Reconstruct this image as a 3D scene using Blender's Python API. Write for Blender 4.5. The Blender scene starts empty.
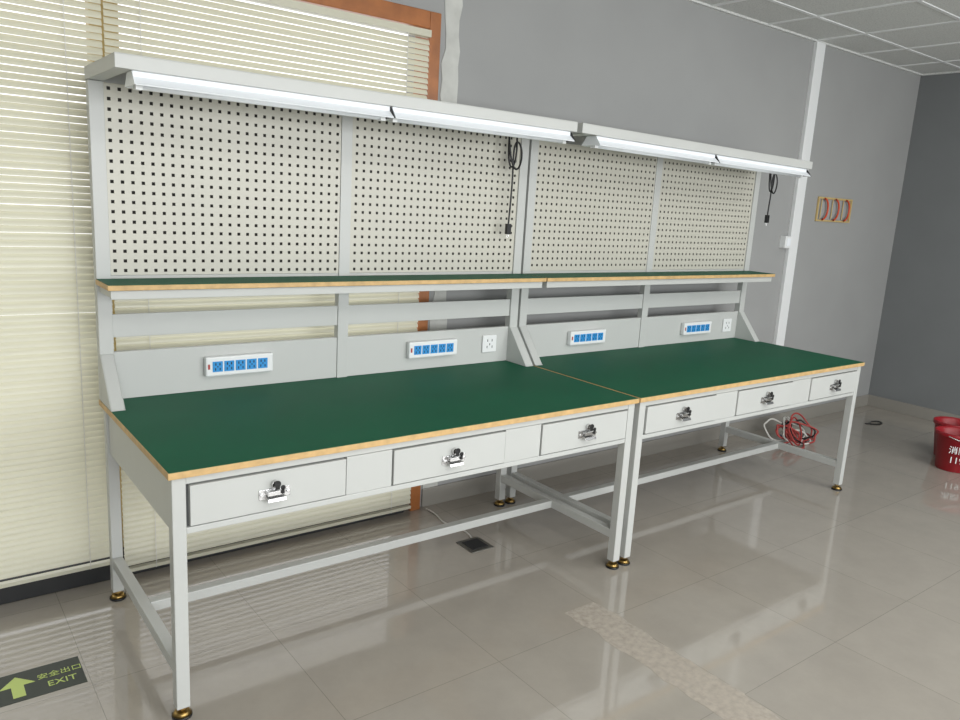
import bpy, bmesh, math, random
from mathutils import Vector, Matrix, Euler
random.seed(4)
sc=bpy.context.scene
try:
    sc.view_settings.view_transform='Standard'
    sc.view_settings.look='None'
except Exception: pass

# ------------------------------------------------------------- materials
def lin(c):
    return tuple(((v/255)/12.92 if v/255<=.04045 else ((v/255+.055)/1.055)**2.4) for v in c)+(1,)
def mat(name,rgb,rough=.5,metal=0,noise=0,nscale=8,spec=.5,bump=0,bscale=200,coat=0):
    m=bpy.data.materials.new(name);m.use_nodes=True
    nt=m.node_tree;b=nt.nodes["Principled BSDF"]
    c=lin(rgb);b.inputs["Base Color"].default_value=c
    b.inputs["Roughness"].default_value=rough;b.inputs["Metallic"].default_value=metal
    b.inputs["Specular IOR Level"].default_value=spec
    b.inputs["Coat Weight"].default_value=coat
    tc=nt.nodes.new("ShaderNodeTexCoord")
    if noise:
        n=nt.nodes.new("ShaderNodeTexNoise");n.inputs["Scale"].default_value=nscale;n.inputs["Detail"].default_value=5
        nt.links.new(tc.outputs["Object"],n.inputs["Vector"])
        r=nt.nodes.new("ShaderNodeValToRGB")
        r.color_ramp.elements[0].position=.3;r.color_ramp.elements[1].position=.7
        r.color_ramp.elements[0].color=tuple(v*(1-noise) for v in c[:3])+(1,)
        r.color_ramp.elements[1].color=tuple(min(1,v*(1+noise)) for v in c[:3])+(1,)
        nt.links.new(n.outputs["Fac"],r.inputs["Fac"]);nt.links.new(r.outputs["Color"],b.inputs["Base Color"])
    if bump:
        n=nt.nodes.new("ShaderNodeTexNoise");n.inputs["Scale"].default_value=bscale
        nt.links.new(tc.outputs["Object"],n.inputs["Vector"])
        bp=nt.nodes.new("ShaderNodeBump");bp.inputs["Strength"].default_value=bump;bp.inputs["Distance"].default_value=.002
        nt.links.new(n.outputs["Fac"],bp.inputs["Height"]);nt.links.new(bp.outputs["Normal"],b.inputs["Normal"])
    return m
M={}
M["paint"]=mat("bench_grey_paint",(188,190,187),.35,noise=.02,nscale=3)
M["panel"]=mat("pegboard_paint",(190,188,176),.35,noise=.02,nscale=2)
M["green"]=mat("green_antistatic_mat",(0,88,60),.55,noise=.05,nscale=6,bump=.15,bscale=500,spec=.2)
M["wood_edge"]=mat("pale_wood_edge",(198,164,112),.5,noise=.15,nscale=30)
M["jamb"]=mat("orange_wood_jamb",(156,96,50),.35,noise=.2,nscale=12)
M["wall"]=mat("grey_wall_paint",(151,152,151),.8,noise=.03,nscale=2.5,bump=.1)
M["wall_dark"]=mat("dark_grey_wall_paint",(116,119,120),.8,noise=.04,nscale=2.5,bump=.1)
M["plaster"]=mat("plaster_patch",(188,189,184),.85,noise=.1,nscale=14)
M["white"]=mat("white_plastic",(226,228,228),.3)
M["lampw"]=mat("lamp_white_enamel",(240,244,248),.25)
M["chrome"]=mat("chrome",(205,205,205),.25,metal=1)
M["brass"]=mat("zinc_brass",(168,140,84),.3,metal=1,noise=.1,nscale=40)
M["black"]=mat("black_plastic",(18,18,20),.4)
M["rubber"]=mat("black_base",(28,29,31),.45)
M["blue"]=mat("socket_blue",(42,140,206),.35)
M["red"]=mat("red_plastic",(142,16,28),.4)
M["redc"]=mat("red_cable",(165,60,56),.4)
M["bluec"]=mat("blue_cable",(70,90,130),.4)
M["orange"]=mat("orange_hose",(200,76,42),.4)
M["tan"]=mat("tan_frame",(190,166,112),.5)
M["sign"]=mat("sign_dark",(22,34,24),.35,noise=.1,nscale=20)
M["glow"]=mat("sign_yellow_green",(182,200,110),.4)
M["base"]=mat("tile_skirting",(142,139,132),.25)
M["steel"]=mat("floor_plate_steel",(120,118,112),.35,metal=.8,noise=.1,nscale=30)
M["cablewhite"]=mat("white_cable",(205,204,198),.4)
M["darkin"]=mat("pegboard_hole_shade",(70,68,63),.6)  # shade inside the pegboard holes, put into the colour
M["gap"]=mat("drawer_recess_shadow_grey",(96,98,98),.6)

def floor_mat():
    m=bpy.data.materials.new("polished_floor_tile");m.use_nodes=True;nt=m.node_tree;b=nt.nodes["Principled BSDF"]
    tc=nt.nodes.new("ShaderNodeTexCoord");mp=nt.nodes.new("ShaderNodeMapping")
    mp.inputs["Location"].default_value=(.16,-.33,0)
    nt.links.new(tc.outputs["Object"],mp.inputs["Vector"])
    br=nt.nodes.new("ShaderNodeTexBrick");br.offset=0;br.squash=1
    br.inputs["Scale"].default_value=1;br.inputs["Brick Width"].default_value=.6;br.inputs["Row Height"].default_value=.6
    br.inputs["Mortar Size"].default_value=.0012;br.inputs["Mortar Smooth"].default_value=.3
    br.inputs["Color1"].default_value=lin((163,157,148));br.inputs["Color2"].default_value=lin((160,154,145))
    br.inputs["Mortar"].default_value=lin((132,127,119))
    nt.links.new(mp.outputs[0],br.inputs["Vector"])
    n=nt.nodes.new("ShaderNodeTexNoise");n.inputs["Scale"].default_value=5;n.inputs["Detail"].default_value=8;n.inputs["Roughness"].default_value=.7
    nt.links.new(tc.outputs["Object"],n.inputs["Vector"])
    r=nt.nodes.new("ShaderNodeValToRGB");r.color_ramp.elements[0].position=.35;r.color_ramp.elements[0].color=(.93,.93,.93,1)
    r.color_ramp.elements[1].position=.65;r.color_ramp.elements[1].color=(1.02,1.02,1.01,1)
    nt.links.new(n.outputs["Fac"],r.inputs["Fac"])
    mx=nt.nodes.new("ShaderNodeMix");mx.data_type='RGBA';mx.blend_type='MULTIPLY';mx.inputs[0].default_value=1
    nt.links.new(br.outputs["Color"],mx.inputs[6]);nt.links.new(r.outputs["Color"],mx.inputs[7])
    nt.links.new(mx.outputs[2],b.inputs["Base Color"])
    rr=nt.nodes.new("ShaderNodeMapRange");rr.inputs[3].default_value=.035;rr.inputs[4].default_value=.10
    nt.links.new(n.outputs["Fac"],rr.inputs[0]);nt.links.new(rr.outputs[0],b.inputs["Roughness"])
    b.inputs["IOR"].default_value=1.58;b.inputs["Specular IOR Level"].default_value=.9
    n2=nt.nodes.new("ShaderNodeTexNoise");n2.inputs["Scale"].default_value=2.2;n2.inputs["Detail"].default_value=1
    nt.links.new(tc.outputs["Object"],n2.inputs["Vector"])
    b2=nt.nodes.new("ShaderNodeBump");b2.inputs["Strength"].default_value=.25;b2.inputs["Distance"].default_value=.004
    nt.links.new(n2.outputs["Fac"],b2.inputs["Height"])
    bp=nt.nodes.new("ShaderNodeBump");bp.inputs["Strength"].default_value=.3;bp.inputs["Distance"].default_value=.001;bp.invert=True
    nt.links.new(br.outputs["Fac"],bp.inputs["Height"]);nt.links.new(b2.outputs["Normal"],bp.inputs["Normal"]);nt.links.new(bp.outputs["Normal"],b.inputs["Normal"])
    return m
M["floor"]=floor_mat()
def ceil_mat():
    m=bpy.data.materials.new("ceiling_tile");m.use_nodes=True;nt=m.node_tree;b=nt.nodes["Principled BSDF"]
    tc=nt.nodes.new("ShaderNodeTexCoord")
    n=nt.nodes.new("ShaderNodeTexNoise");n.inputs["Scale"].default_value=120;n.inputs["Detail"].default_value=3
    nt.links.new(tc.outputs["Object"],n.inputs["Vector"])
    r=nt.nodes.new("ShaderNodeValToRGB");r.color_ramp.elements[0].position=.35;r.color_ramp.elements[0].color=lin((184,186,184))
    r.color_ramp.elements[1].position=.5;r.color_ramp.elements[1].color=lin((206,208,205))
    nt.links.new(n.outputs["Fac"],r.inputs["Fac"]);nt.links.new(r.outputs["Color"],b.inputs["Base Color"]);b.inputs["Roughness"].default_value=.9
    return m
M["ceil"]=ceil_mat()
def blind_mat(name,rgb,tr):
    m=bpy.data.materials.new(name);m.use_nodes=True;nt=m.node_tree;b=nt.nodes["Principled BSDF"];out=nt.nodes["Material Output"]
    b.inputs["Base Color"].default_value=lin(rgb);b.inputs["Roughness"].default_value=.3
    t=nt.nodes.new("ShaderNodeBsdfTranslucent");t.inputs["Color"].default_value=lin((212,208,180))
    mx=nt.nodes.new("ShaderNodeMixShader");mx.inputs[0].default_value=tr
    nt.links.new(b.outputs[0],mx.inputs[1]);nt.links.new(t.outputs[0],mx.inputs[2]);nt.links.new(mx.outputs[0],out.inputs[0])
    return m
M["blind"]=blind_mat("cream_blind_slat",(208,206,188),.15)
def tape_mat():
    m=bpy.data.materials.new("tape_residue");m.use_nodes=True;nt=m.node_tree;b=nt.nodes["Principled BSDF"]
    tc=nt.nodes.new("ShaderNodeTexCoord")
    n=nt.nodes.new("ShaderNodeTexNoise");n.inputs["Scale"].default_value=45;n.inputs["Detail"].default_value=8
    nt.links.new(tc.outputs["Object"],n.inputs["Vector"])
    r=nt.nodes.new("ShaderNodeValToRGB");r.color_ramp.elements[0].position=.3;r.color_ramp.elements[0].color=(.5,.5,.5,1)
    r.color_ramp.elements[1].position=.65;r.color_ramp.elements[1].color=(.75,.75,.75,1)
    nt.links.new(n.outputs["Fac"],r.inputs["Fac"]);nt.links.new(r.outputs["Color"],b.inputs["Alpha"])
    b.inputs["Base Color"].default_value=lin((190,181,169));b.inputs["Roughness"].default_value=.45
    return m
M["tape"]=tape_mat()

# ------------------------------------------------------------- mesh helper
class MB:
    def __init__(s): s.bm=bmesh.new();s.mats=[]
    def mi(s,k):
        if k not in s.mats:s.mats.append(k)
        return s.mats.index(k)
    def box(s,x0,x1,y0,y1,z0,z1,k):
        i=s.mi(k);v=[s.bm.verts.new((x,y,z)) for x in(x0,x1) for y in(y0,y1) for z in(z0,z1)]
        for f in((0,1,3,2),(4,6,7,5),(0,4,5,1),(2,3,7,6),(0,2,6,4),(1,5,7,3)):
            s.bm.faces.new([v[a] for a in f]).material_index=i
    def prism(s,pts,axis,a,b,k):
        i=s.mi(k)
        def mk(p,t):
            q=list(p);q.insert(axis,t);return s.bm.verts.new(q)
        A=[mk(p,a) for p in pts];B=[mk(p,b) for p in pts];n=len(pts)
        s.bm.faces.new(A).material_index=i;s.bm.faces.new(B[::-1]).material_index=i
        for j in range(n):
            s.bm.faces.new([A[j],B[j],B[(j+1)%n],A[(j+1)%n]]).material_index=i
    def cyl(s,c,r0,r1,h,k,axis='z',seg=20,smooth=True):
        i=s.mi(k);R={'z':Matrix(),'x':Matrix.Rotation(math.pi/2,4,'Y'),'y':Matrix.Rotation(-math.pi/2,4,'X')}[axis]
        A=[];B=[]
        for j in range(seg):
            t=2*math.pi*j/seg
            A.append(s.bm.verts.new(Vector(c)+R@Vector((r0*math.cos(t),r0*math.sin(t),0))))
            B.append(s.bm.verts.new(Vector(c)+R@Vector((r1*math.cos(t),r1*math.sin(t),h))))
        s.bm.faces.new(A[::-1]).material_index=i;s.bm.faces.new(B).material_index=i
        for j in range(seg):
            f=s.bm.faces.new([A[j],A[(j+1)%seg],B[(j+1)%seg],B[j]]);f.material_index=i;f.smooth=smooth
    def lathe(s,c,prof,k,seg=40):
        i=s.mi(k);rings=[]
        for r,z in prof:
            rings.append([s.bm.verts.new((c[0]+r*math.cos(2*math.pi*j/seg),c[1]+r*math.sin(2*math.pi*j/seg),c[2]+z)) for j in range(seg)])
        for a,b in zip(rings,rings[1:]):
            for j in range(seg):
                f=s.bm.faces.new([a[j],a[(j+1)%seg],b[(j+1)%seg],b[j]]);f.material_index=i;f.smooth=True
        s.bm.faces.new(rings[0][::-1]).material_index=i
        s.bm.faces.new(rings[-1]).material_index=i
        return rings
    def obj(s,name,parent=None,bevel=0,loc=None,recalc=True):
        if recalc: bmesh.ops.recalc_face_normals(s.bm,faces=s.bm.faces)
        me=bpy.data.meshes.new(name);s.bm.to_mesh(me);s.bm.free()
        for k in s.mats: me.materials.append(M[k])
        o=bpy.data.objects.new(name,me);sc.collection.objects.link(o)
        if bevel:
            b=o.modifiers.new("bevel",'BEVEL');b.width=bevel;b.segments=2;b.limit_method='ANGLE'
        if parent:o.parent=parent
        if loc:o.location=loc
        return o
def empty(name,loc=(0,0,0)):
    e=bpy.data.objects.new(name,None);sc.collection.objects.link(e);e.location=loc;e.empty_display_size=.1;return e
def cable(name,paths,r,k,parent=None,cyclic=False):
    cu=bpy.data.curves.new(name,'CURVE');cu.dimensions='3D';cu.bevel_depth=r;cu.bevel_resolution=3;cu.resolution_u=8
    for pts in paths:
        sp=cu.splines.new('NURBS');sp.points.add(len(pts)-1)
        for p,q in zip(sp.points,pts):p.co=(*q,1)
        sp.use_endpoint_u=not cyclic;sp.use_cyclic_u=cyclic;sp.order_u=4
    cu.materials.append(M[k]);o=bpy.data.objects.new(name,cu);sc.collection.objects.link(o)
    if parent:o.parent=parent
    return o

# ------------------------------------------------------------- room shell
WY=1.05;RX=6.35;CZ=2.84;LX=-3.0;FY=-5.0
WX0,WX1,WZ0,WZ1=-2.2,1.50,.10,2.39
b=MB();b.box(LX,RX,FY,WY+.2,-.1,0,"floor");b.obj("floor")
b=MB()
b.box(LX,WX0,WY,WY+.2,0,CZ,"wall");b.box(WX1,RX+.2,WY,WY+.2,0,CZ,"wall")
b.box(WX0,WX1,WY,WY+.2,WZ1,CZ,"wall");b.box(WX0,WX1,WY,WY+.2,0,WZ0,"rubber")
b.obj("wall_back")
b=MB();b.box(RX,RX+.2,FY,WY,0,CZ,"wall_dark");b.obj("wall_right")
b=MB();b.box(LX-.2,LX,FY,WY+.2,0,CZ,"wall");b.obj("wall_left")
b=MB();b.box(LX-.2,RX+.2,FY-.2,FY,0,.8,"wall");b.box(LX-.2,RX+.2,FY-.2,FY,2.5,CZ,"wall")
for x in(LX-.2,.0,3.0,RX-.6):b.box(x,x+.8 if x>3.5 or x<-1 else x+.3,FY-.2,FY,.8,2.5,"wall")
b.obj("wall_front")
b=MB();b.box(LX-.2,RX+.2,FY-.2,WY+.2,CZ,CZ+.1,"ceil");b.obj("ceiling")
b=MB();x=RX-.45
while x>LX: b.box(x-.012,x+.012,FY,WY,CZ-.006,CZ,"white");x-=.6
y=WY-.35
while y>FY: b.box(LX,RX,y-.012,y+.012,CZ-.005,CZ,"white");y-=.6
b.box(LX,RX,WY-.02,WY,CZ-.012,CZ,"ceil");b.box(RX-.02,RX,FY,WY,CZ-.012,CZ,"ceil")
b.obj("trim_1")
b=MB();b.box(RX-.012,RX,FY,WY,0,.1,"base");b.obj("baseboard_right",bevel=.002)
b=MB();b.box(1.56,RX-.012,WY-.012,WY,0,.1,"base");b.obj("baseboard_back",bevel=.002)
b=MB();b.box(LX,1.44,WY-.025,WY-.001,0,.10,"rubber");b.obj("baseboard_window",bevel=.004)
b=MB()
b.box(1.475,1.535,WY-.03,WY+.1,0.0,2.435,"jamb")
b.box(WX0-.05,1.475,WY-.03,WY+.1,2.36,2.435,"jamb")
b.box(WX0-.05,WX0+.01,WY-.03,WY+.1,.1,2.36,"jamb")
b.box(.06,.16,WY+.04,WY+.1,.1,2.36,"tan")  # mullion added behind the blind gap to block the bright slit
b.box(WX0+.01,1.475,WY+.05,WY+.1,.1,.14,"rubber")
b.obj("window_1",bevel=.004)
b=MB()
n=40;pts=[]
for j in range(n+1):
    z=.1+(CZ-.1)*j/n;pts.append((1.565+random.uniform(-.006,.02),z))
pr=[(1.665+random.uniform(-.012,.008),.1+(CZ-.1)*j/n) for j in range(n,-1,-1)]
b.prism(pts+pr,1,WY-.004,WY,"plaster");b.obj("trim_2")

# ------------------------------------------------------------- venetian blinds
def blind(x0,x1,y,ztop,zbot,tilt,name):
    e=empty(name,(0,0,0))
    b=MB();i=b.mi("blind");pitch=.0242;w=.0262;z=ztop-.05;nseg=5
    while z>zbot+.02:
        prev=None;t=math.radians(tilt+random.uniform(-3,3))
        dz=random.uniform(-.0008,.0008)
        for j in range(nseg+1):
            u=(j/nseg-.5)*w;h=.0038*(1-(2*j/nseg-1)**2)
            yy=y+u*math.cos(t)-h*math.sin(t);zz=z+dz+u*math.sin(t)+h*math.cos(t)
            a=b.bm.verts.new((x0,yy,zz));c=b.bm.verts.new((x1,yy,zz+random.uniform(-.0006,.0006)))
            if prev:
                f=b.bm.faces.new([prev[0],prev[1],c,a]);f.material_index=i;f.smooth=True
            prev=(a,c)
        z-=pitch
    b.obj("slats",e,recalc=False)
    b=MB();b.box(x0,x1,y-.02,y+.02,ztop-.03,ztop,"blind");b.box(x0,x1,y-.012,y+.012,zbot,zbot+.015,"blind")
    n=max(2,round((x1-x0)/.55))
    for k in range(n):
        x=x0+.12+(x1-x0-.24)*k/(n-1)
        b.box(x-.0012,x+.0012,y-.0165,y-.0145,zbot,ztop-.03,"cablewhite")
    b.obj("rails_and_cords",e)
    return e
blind(-2.15,.082,1.0,2.72,.085,62,"venetian_blind")
blind(.090,1.46,1.004,2.345,.03,62,"venetian_blind")

# ------------------------------------------------------------- workbench
H=.80;L=1.975;D=.894
def pegpanel(b,x0,x1,z0,z1,y,margin,pitch=.0348,hole=.0116):
    i=b.mi("panel")
    def lines(a0,a1):
        n=int((a1-a0-2*margin)/pitch)+1;st=(a0+a1)/2-(n-1)*pitch/2
        l=[a0]
        for k in range(n):l+=[st+k*pitch-hole/2,st+k*pitch+hole/2]
        return l+[a1]
    X=lines(x0,x1);Z=lines(z0,z1)
    for yy,rev in((y,False),(y+.0015,True)):
        V=[[b.bm.verts.new((x,yy,z)) for z in Z] for x in X]
        for p in range(len(X)-1):
            for q in range(len(Z)-1):
                if p%2==1 and q%2==1:continue
                f=[V[p][q],V[p+1][q],V[p+1][q+1],V[p][q+1]]
                if rev:f=f[::-1]
                b.bm.faces.new(f).material_index=i
    b.box(x0,x0+.0015,y+.002,y+.03,z0,z1,"panel");b.box(x1-.0015,x1,y+.002,y+.03,z0,z1,"panel")
    b.box(x0+.0016,x1-.0016,y+.002,y+.03,z0,z0+.0015,"panel");b.box(x0+.0016,x1-.0016,y+.002,y+.03,z1-.0015,z1,"panel")
    b.box(x0,x1,y+.0305,y+.032,z0,z1,"darkin")  # added back sheet, coloured dark so the holes look shaded
def bench(name,ox,cx0,cx1,droop):
    e=empty(name,(ox,0,0))
    b=MB();b.box(0,L,0,D,H-.022,H-.0015,"wood_edge");b.obj("worktop_board",e,bevel=.002)
    b=MB();b.box(.003,L-.003,.003,D-.003,H-.0014,H,"green");b.obj("worktop_mat",e)
    t=.04;b=MB()
    lx=(.012,L-.012-t);ly=(.012,D-.012-t)
    for x in lx:
        for y in ly:b.box(x,x+t,y,y+t,.035,H-.022,"paint")
    az=.600
    b.box(lx[0]+t,lx[1],.014,.030,az,.620,"paint")
    b.box(lx[0]+t,lx[1],.014,.030,.754,H-.022,"paint")
    b.box(lx[0]+t,lx[1],D-.04,D-.02,az,H-.022,"paint")
    for x in lx:b.box(x+.008,x+t-.008,ly[0]+t,ly[1],az,H-.022,"paint")
    for x in lx:b.box(x+.002,x+t-.002,ly[0]+t,ly[1],.14,.18,"paint")
    b.box(lx[0]+t-.002,lx[1]+.002,.44,.48,.142,.178,"paint")
    b.obj("frame",e,bevel=.0025)
    b=MB();b.box(lx[0]+t,lx[1],.030,.040,.615,.760,"gap");b.obj("drawer_gap_shade",e)  # dark infill behind the drawer seams; their shade is in its colour
    b=MB()
    for x in lx:
        for y in ly:
            c=(x+t/2,y+t/2)
            b.cyl((c[0],c[1],0),.03,.03,.008,"rubber");b.cyl((c[0],c[1],.008),.029,.02,.012,"brass")
            b.cyl((c[0],c[1],.02),.007,.007,.02,"chrome",seg=10);b.cyl((c[0],c[1],.024),.013,.013,.008,"brass",seg=6,smooth=False)
    b.obj("leveling_feet",e)
    b=MB()
    dr=((.062,.562),(.745,1.235),(1.425,1.915))
    for a,c in dr:
        b.box(a,c,.008,.0295,.625,.749,"paint")
        b.box(a+.02,c-.02,.041,.46,.63,.745,"paint")
    b.box(.567,.740,.0135,.0295,.621,.753,"paint");b.box(1.240,1.420,.0135,.0295,.621,.753,"paint")
    b.obj("drawers",e,bevel=.0012)
    b=MB()
    for a,c in dr:
        m=(a+c)/2+.004;z=.683
        b.box(m-.050,m+.050,.0045,.0079,z-.018,z+.014,"chrome")
        b.box(m-.028,m+.028,-.014,.0045,z-.004,z+.010,"chrome")
        b.cyl((m-.043,-.002,z-.002),.006,.006,.007,"chrome",'y',12);b.cyl((m+.043,-.002,z-.002),.006,.006,.007,"chrome",'y',12)
        b.prism([(-.020,z-.022),(-.014,z-.024),(.0045,z-.012),(.0045,z-.004),(-.016,z-.012)],0,m-.030,m+.030,"chrome")
        b.cyl((m,-.006,z+.028),.012,.012,.0139,"chrome",'y',18)
        b.box(m-.0012,m+.0012,-.016,-.006,z+.024,z+.032,"chrome")
        b.cyl((m,-.020,z+.034),.011,.011,.004,"black",'y',16);b.box(m-.007,m+.007,-.0205,-.0155,z+.016,z+.034,"black")
        b.cyl((m+.018,-.019,z+.020),.008,.008,.003,"black",'y',14);b.box(m+.013,m+.023,-.019,-.016,z+.0,z+.018,"black")
    b.obj("drawer_latches",e,bevel=.001)
    uy0,uy1=.85,.89;b=MB()
    ux=((0.002,.050),(.954,1.004),(1.923,1.973))
    for (a,c),ut in zip(ux[::2],(1.925,1.925-droop)):
        b.box(a,c,uy0,uy1,H,ut,"paint")
        b.box(a,c,.70,uy1,H,H+.003,"paint")
        pr=[(.705,H+.003),(uy0,H+.003),(uy0,.975),(.845,.975)]
        b.prism(pr,0,a,a+.003,"paint");b.prism(pr,0,c-.003,c,"paint")
        b.prism([(.705,H+.003),(.712,H+.003),(uy0,.967),(uy0,.978),(.845,.975)],0,a+.003,c-.003,"paint")
    a,c=ux[1];b.box(a,c,uy0+.004,uy1,H,1.925-droop*.5,"paint")
    for (p,q) in((.050,.954),(1.004,1.923)):
        b.box(p,q,.860,.872,1.035,1.120,"paint");b.box(p,q,.860,.872,H+.001,.980,"paint")
        b.box(p,q,.860,.885,1.195,1.262,"paint");b.box(p,q,.872,.884,.955,.980,"paint")
    b.obj("back_frame",e,bevel=.002)
    b=MB()
    pegpanel(b,.051,.953,1.263,1.922-droop*.3,.858,.016);pegpanel(b,1.005,1.922,1.263,1.922-droop*.8,.858,.016)
    b.obj("pegboard",e,recalc=False)
    b=MB();b.box(-.002,1.975,.655,.849,1.232,1.250,"wood_edge");b.obj("shelf_board",e,bevel=.002)
    b=MB();b.box(.001,1.972,.658,.848,1.2501,1.2515,"green");b.obj("shelf_mat",e)
    b=MB();b.box(.01,1.965,.672,.849,1.229,1.2315,"paint");b.box(.01,1.965,.672,.675,1.200,1.229,"paint")
    b.box(.01,1.965,.675,.690,1.200,1.203,"paint")
    b.box(.01,.013,.675,.849,1.205,1.229,"paint");b.box(1.962,1.965,.675,.849,1.205,1.229,"paint")
    b.obj("shelf_bracket",e,bevel=.001)
    b=MB();w=cx1-cx0
    b.box(0,w,.45,.89,.040,.043,"paint");b.box(0,w,.45,.453,0,.040,"paint")
    b.box(0,.003,.453,.89,0,.04,"paint");b.box(w-.003,w,.453,.89,0,.04,"paint")
    b.box(.003,w-.003,.887,.89,0,.04,"paint");b.box(.003,w-.003,.453,.475,0,.003,"paint")
    for a,c in ux:
        a=max(a,cx0+.004)-cx0;c=min(c,cx1-.004)-cx0
        if c>a:b.box(a,c,.48,.848,0,.003,"paint")
    o=b.obj("canopy",e,bevel=.001,loc=(cx0,0,1.926));o.rotation_euler=(0,math.atan(droop/1.9),0)
    return e
BX=1.985
bench("workbench",0,0.0,1.905,0)
bench("workbench",BX,-.048,1.878,.024)

# ------------------------------------------------------------- lamps
def lamp(x0,x1,z0,z1,name="fluorescent_light_fixture"):
    e=empty(name,((x0+x1)/2,.50,(z0+z1)/2));h=(x1-x0)/2
    e.rotation_euler=(0,-math.atan((z1-z0)/(x1-x0)),0)
    b=MB()
    pr=[(-.028,-.0),(.028,-.0),(.028,-.016),(.06,-.040),(.058,-.043),(.020,-.022),(-.020,-.022),(-.058,-.043),(-.06,-.040),(-.028,-.016)]
    b.prism(pr,0,-h,h,"lampw")
    b.obj("reflector",e)
    b=MB();b.cyl((-h+.03,0,-.038),.013,.013,2*h-.06,"lampw",'x',16)
    for s in(-1,1):b.box(s*(h-.02)-.01,s*(h-.02)+.01,-.015,.015,-.052,-.022,"white")
    b.obj("tube",e)
    b=MB()
    for s in(-1,1):
        b.prism([(-.03,-.001),(.03,-.001),(.062,-.042),(-.062,-.042)],0,s*(h+.0005),s*(h+.004),"black" if s>0 else "lampw")
    b.obj("end_caps",e)
lamp(.055,.955,1.9255,1.9255);lamp(.967,1.885,1.9255,1.9255)
lamp(2.05,2.945,1.9235,1.9120);lamp(2.957,3.845,1.9115,1.9005)

# ------------------------------------------------------------- power strips / outlets
def strip(x,z=.855):
    e=empty("power_strip",(x,.8598,z));b=MB();w=.275;h=.078
    b.box(0,w,-.03,0,0,h,"white");b.obj("housing",e,bevel=.006)
    b=MB()
    for k in range(5):
        a=.026+k*.046
        b.box(a,a+.040,-.032,-.029,.018,.060,"blue")
        for dx,dz in((.010,.044),(.026,.044)):b.box(a+dx,a+dx+.0045,-.0327,-.0321,dz,dz+.010,"black")
        b.box(a+.018,a+.022,-.0327,-.0321,.036,.042,"black")
        b.box(a+.009,a+.013,-.0327,-.0321,.024,.034,"black");b.box(a+.027,a+.031,-.0327,-.0321,.024,.034,"black")
    b.box(.008,.016,-.032,-.030,.03,.05,"redc")
    b.obj("sockets",e,bevel=.0005)
def outlet(x,z=.848):
    e=empty("wall_socket",(x,.8598,z));b=MB();b.box(0,.088,-.010,0,0,.088,"white");b.obj("plate",e,bevel=.004)
    b=MB()
    for dx,dz in((.028,.055),(.056,.055)):b.box(dx,dx+.004,-.0107,-.0102,dz,dz+.012,"black")
    b.box(.042,.046,-.0107,-.0102,.036,.046,"black");b.box(.026,.030,-.0107,-.0102,.022,.034,"black");b.box(.058,.062,-.0107,-.0102,.022,.034,"black")
    b.obj("slots",e)
strip(.375,.862);strip(1.31,.862);outlet(1.755,.855)
strip(.39+BX-.03);strip(1.325+BX+.01);outlet(1.765+BX+.0)

# ------------------------------------------------------------- wall things
b=MB();b.box(4.69,4.80,WY-.03,WY,.55,CZ-.013,"white");b.obj("cable_trunking",bevel=.003)
b=MB();b.box(4.60,4.688,WY-.045,WY,1.395,1.48,"white");b.box(4.62,4.668,WY-.048,WY-.045,1.41,1.465,"lampw");b.obj("light_switch",bevel=.004)
e=empty("hose_hook_rack",(5.03,WY,1.60));b=MB()
b.box(0,.50,-.014,0,.168,.183,"tan");b.box(0,.50,-.014,0,0,.013,"tan");b.box(0,.014,-.014,0,.013,.168,"tan");b.box(.486,.50,-.014,0,.013,.168,"tan")
b.obj("frame",e,bevel=.002)
for k,x in enumerate((.07,.23,.39)):
    pts=[(x+.06*math.cos(t),-.022,.092+.078*math.sin(t)) for t in [math.radians(a) for a in range(-90,91,18)]]
    cable("hose_%d"%(k+1),[pts],.007,"orange",e)
    cable("tie_%d"%(k+1),[[(x-.02,-.010,.02),(x-.025,-.012,.09),(x-.02,-.010,.165)]],.004,"tan",e)

def lead(x,zend,side=1,tail=0):
    e=empty("power_lead",(x,.80,1.92))
    cable("loop",[[(0,0,0),(0,-.01,-.08),(.03*side,-.01,-.17),(.07*side,-.01,-.16),(.085*side,-.01,-.08),(.06*side,0,-.02),(.03*side,0,-.05),(.04*side,0,-.2),(.035*side,0,zend+.1),(.03*side,0,zend)],
       [(.01,.01,0),(.0,.0,-.10),(.02*side,.0,-.19),(.06*side,0,-.12),(.05*side,0,0)]],.0045,"black",e)
    b=MB();b.box(.03*side-.012,.03*side+.012,-.01,.01,zend-.05,zend,"black");b.box(.03*side-.006,.03*side-.003,-.001,.001,zend-.068,zend-.05,"chrome");b.box(.03*side+.003,.03*side+.006,-.001,.001,zend-.068,zend-.05,"chrome")
    b.obj("plug",e,bevel=.003)
lead(1.80,-.42);lead(3.98,-.30)

# loose tangle of cables heaped on the floor
e=empty("cable_tangle",(4.60,.74,0))
for n,(k,cnt) in enumerate((("redc",7),("cablewhite",4),("black",4),("bluec",1))):
    paths=[]
    for q in range(cnt):
        R=random.uniform(.08,.17);tl=random.uniform(.15,.95);ax=random.uniform(-.09,.09);tw=random.uniform(-.8,.8);off=random.uniform(-.06,.06)
        pts=[]
        for j in range(12):
            t=2*math.pi*j/12;rr=R*(1+random.uniform(-.3,.3))
            xx=ax+rr*math.cos(t);s=rr*math.sin(t)+.13
            pts.append((xx+s*tw*.3,off+s*math.cos(tl)*.6-.05+xx*tw*.7,max(.008,s*math.sin(tl)+random.uniform(-.015,.02))))
        paths.append(pts)
    cable("loops_%d"%(n+1),paths,.006,k,e,True)
cable("tail",[[(-.1,-.05,.03),(-.2,-.02,.01),(-.26,.05,.006),(-.2,.12,.006),(-.1,.1,.006)],[(.1,-.05,.03),(.18,-.1,.006),(.25,-.04,.006),(.3,.05,.006)]],.005,"redc",e)
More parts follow.
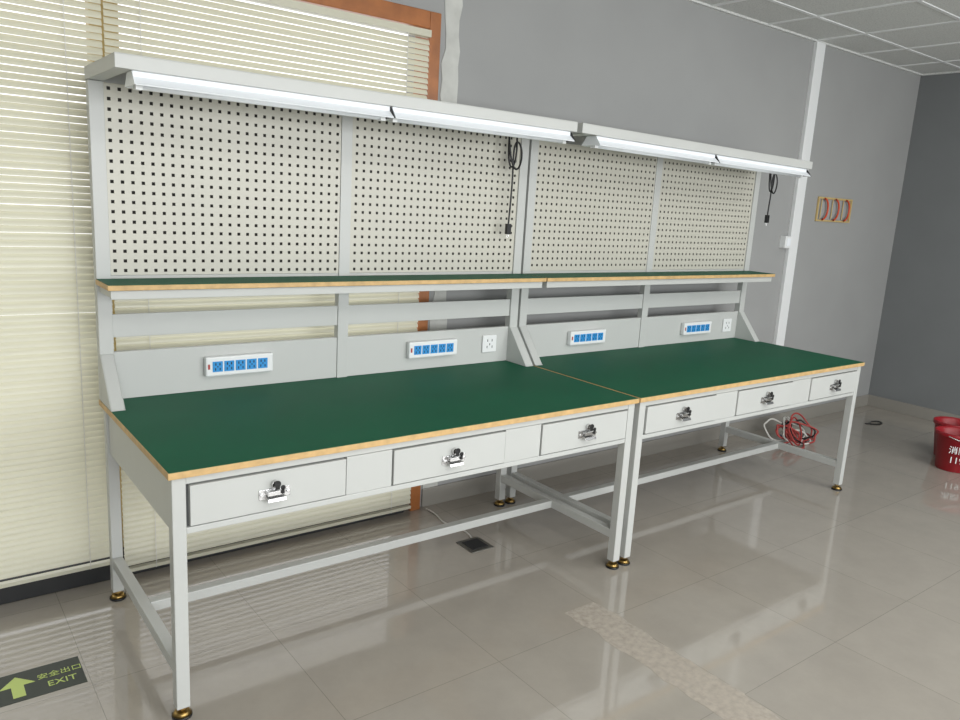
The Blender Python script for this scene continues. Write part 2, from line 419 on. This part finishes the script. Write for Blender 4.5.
cable("floor_cable",[[(5.70,.70,.006),(5.78,.74,.006),(5.86,.70,.006),(5.80,.63,.006),(5.70,.66,.006),(5.66,.72,.006)]],.005,"black")

# ------------------------------------------------------------- buckets
def bucket(x,y):
    e=empty("fire_bucket",(x,y,0));b=MB()
    prof=[(.095,0),(.10,.005),(.128,.235),(.138,.238),(.139,.262),(.132,.264),(.128,.250),(.122,.24),(.093,.012),(.02,.010)]
    b.lathe((0,0,0),prof,"red")
    b.obj("pail",e,recalc=False)
    pts=[(.143*math.cos(t),-.143*math.sin(t),.250-.04*math.sin(t)) for t in [math.pi*k/12 for k in range(13)]]
    cable("bail_handle",[pts],.003,"chrome",e)
    for txt,z,s in(("119",.07,.06),("消防",.14,.055)):
        cu=bpy.data.curves.new("label",'FONT');cu.body=txt;cu.size=s;cu.align_x='CENTER';cu.extrude=.0005;cu.materials.append(M["white"])
        o=bpy.data.objects.new("label",cu);sc.collection.objects.link(o);o.parent=e
        ang=math.atan2(-2.13-y,-.57-x)+.15
        rr=.1+.028*(z+.02)/.235+.008
        o.location=(rr*math.cos(ang),rr*math.sin(ang),z);o.rotation_euler=(math.radians(88),0,ang+math.pi/2)
bucket(5.08,-.165);bucket(5.36,-.04)

# ------------------------------------------------------------- floor things
e=empty("exit_floor_sign",(-.17,.36,0));b=MB();b.box(-.42,0,0,.165,0,.0015,"sign");b.obj("plate",e)
b=MB()
b.prism([(-.205,.022),(-.170,.022),(-.170,.085),(-.137,.085),(-.1875,.140),(-.238,.085),(-.205,.085)],2,.0016,.0022,"glow")
b.box(-.40,-.26,.02,.14,.0016,.0020,"glow")
b.obj("arrow",e)
for txt,yy,s in(("安全出口",.090,.033),("EXIT",.035,.042)):
    cu=bpy.data.curves.new("lettering",'FONT');cu.body=txt;cu.size=s;cu.align_x='CENTER';cu.extrude=.0003;cu.materials.append(M["glow"])
    o=bpy.data.objects.new("lettering",cu);sc.collection.objects.link(o);o.parent=e;o.location=(-.065,yy,.002)
b=MB()
n=40;l=[];r=[]
for j in range(n+1):
    y=-.15-1.5*j/n;cxx=1.56-.02*(j/n)
    l.append((cxx-.085+random.uniform(-.010,.010),y));r.append((cxx+.085+random.uniform(-.010,.010),y))
b.prism(l+r[::-1],2,.0002,.0007,"tape");b.obj("floor_tape_residue")
e=empty("floor_socket",(1.53,.53,0));b=MB();b.box(-.065,.065,-.065,.065,0,.004,"steel");b.box(-.045,.045,-.045,.045,.004,.007,"rubber");b.obj("cover",e,bevel=.001)
cable("floor_wire",[[(1.56,1.0,.005),(1.58,.9,.005),(1.50,.80,.005),(1.60,.72,.005),(1.56,.60,.005)]],.004,"cablewhite")

# ------------------------------------------------------------- lights
w=bpy.data.worlds.new("daylight");sc.world=w;w.use_nodes=True
bg=w.node_tree.nodes["Background"];bg.inputs[0].default_value=(.98,.99,1,1);bg.inputs[1].default_value=1.55
def area(name,loc,rot,sx,sy,power,col=(1,1,1)):
    l=bpy.data.lights.new(name,'AREA');l.shape='RECTANGLE';l.size=sx;l.size_y=sy;l.energy=power;l.color=col
    o=bpy.data.objects.new(name,l);sc.collection.objects.link(o);o.location=loc;o.rotation_euler=[math.radians(a) for a in rot];return o
area("added_front_key",(1.6,FY+.05,1.65),(90,0,0),8,1.6,240,(.975,.99,1))  # added key light standing in for unseen front windows
area("added_ceiling_fill",(1.0,-2.2,CZ-.03),(0,0,0),1.2,1.2,38,(1,1,.98))  # added overhead fill light, no fixture behind it
area("added_ceiling_fill",(4.0,-1.6,CZ-.03),(0,0,0),1.2,1.2,26,(1,1,.98))  # second added overhead fill, further right

# ------------------------------------------------------------- camera
cd=bpy.data.cameras.new("camera");cam=bpy.data.objects.new("camera",cd);sc.collection.objects.link(cam);sc.camera=cam
cd.sensor_fit='HORIZONTAL';cd.sensor_width=36;cd.lens=766.6106*36/960
cam.location=(-.5703,-2.1314,1.5975);cam.rotation_euler=(1.3671,-.0575,-.6481)
cd.clip_start=.05
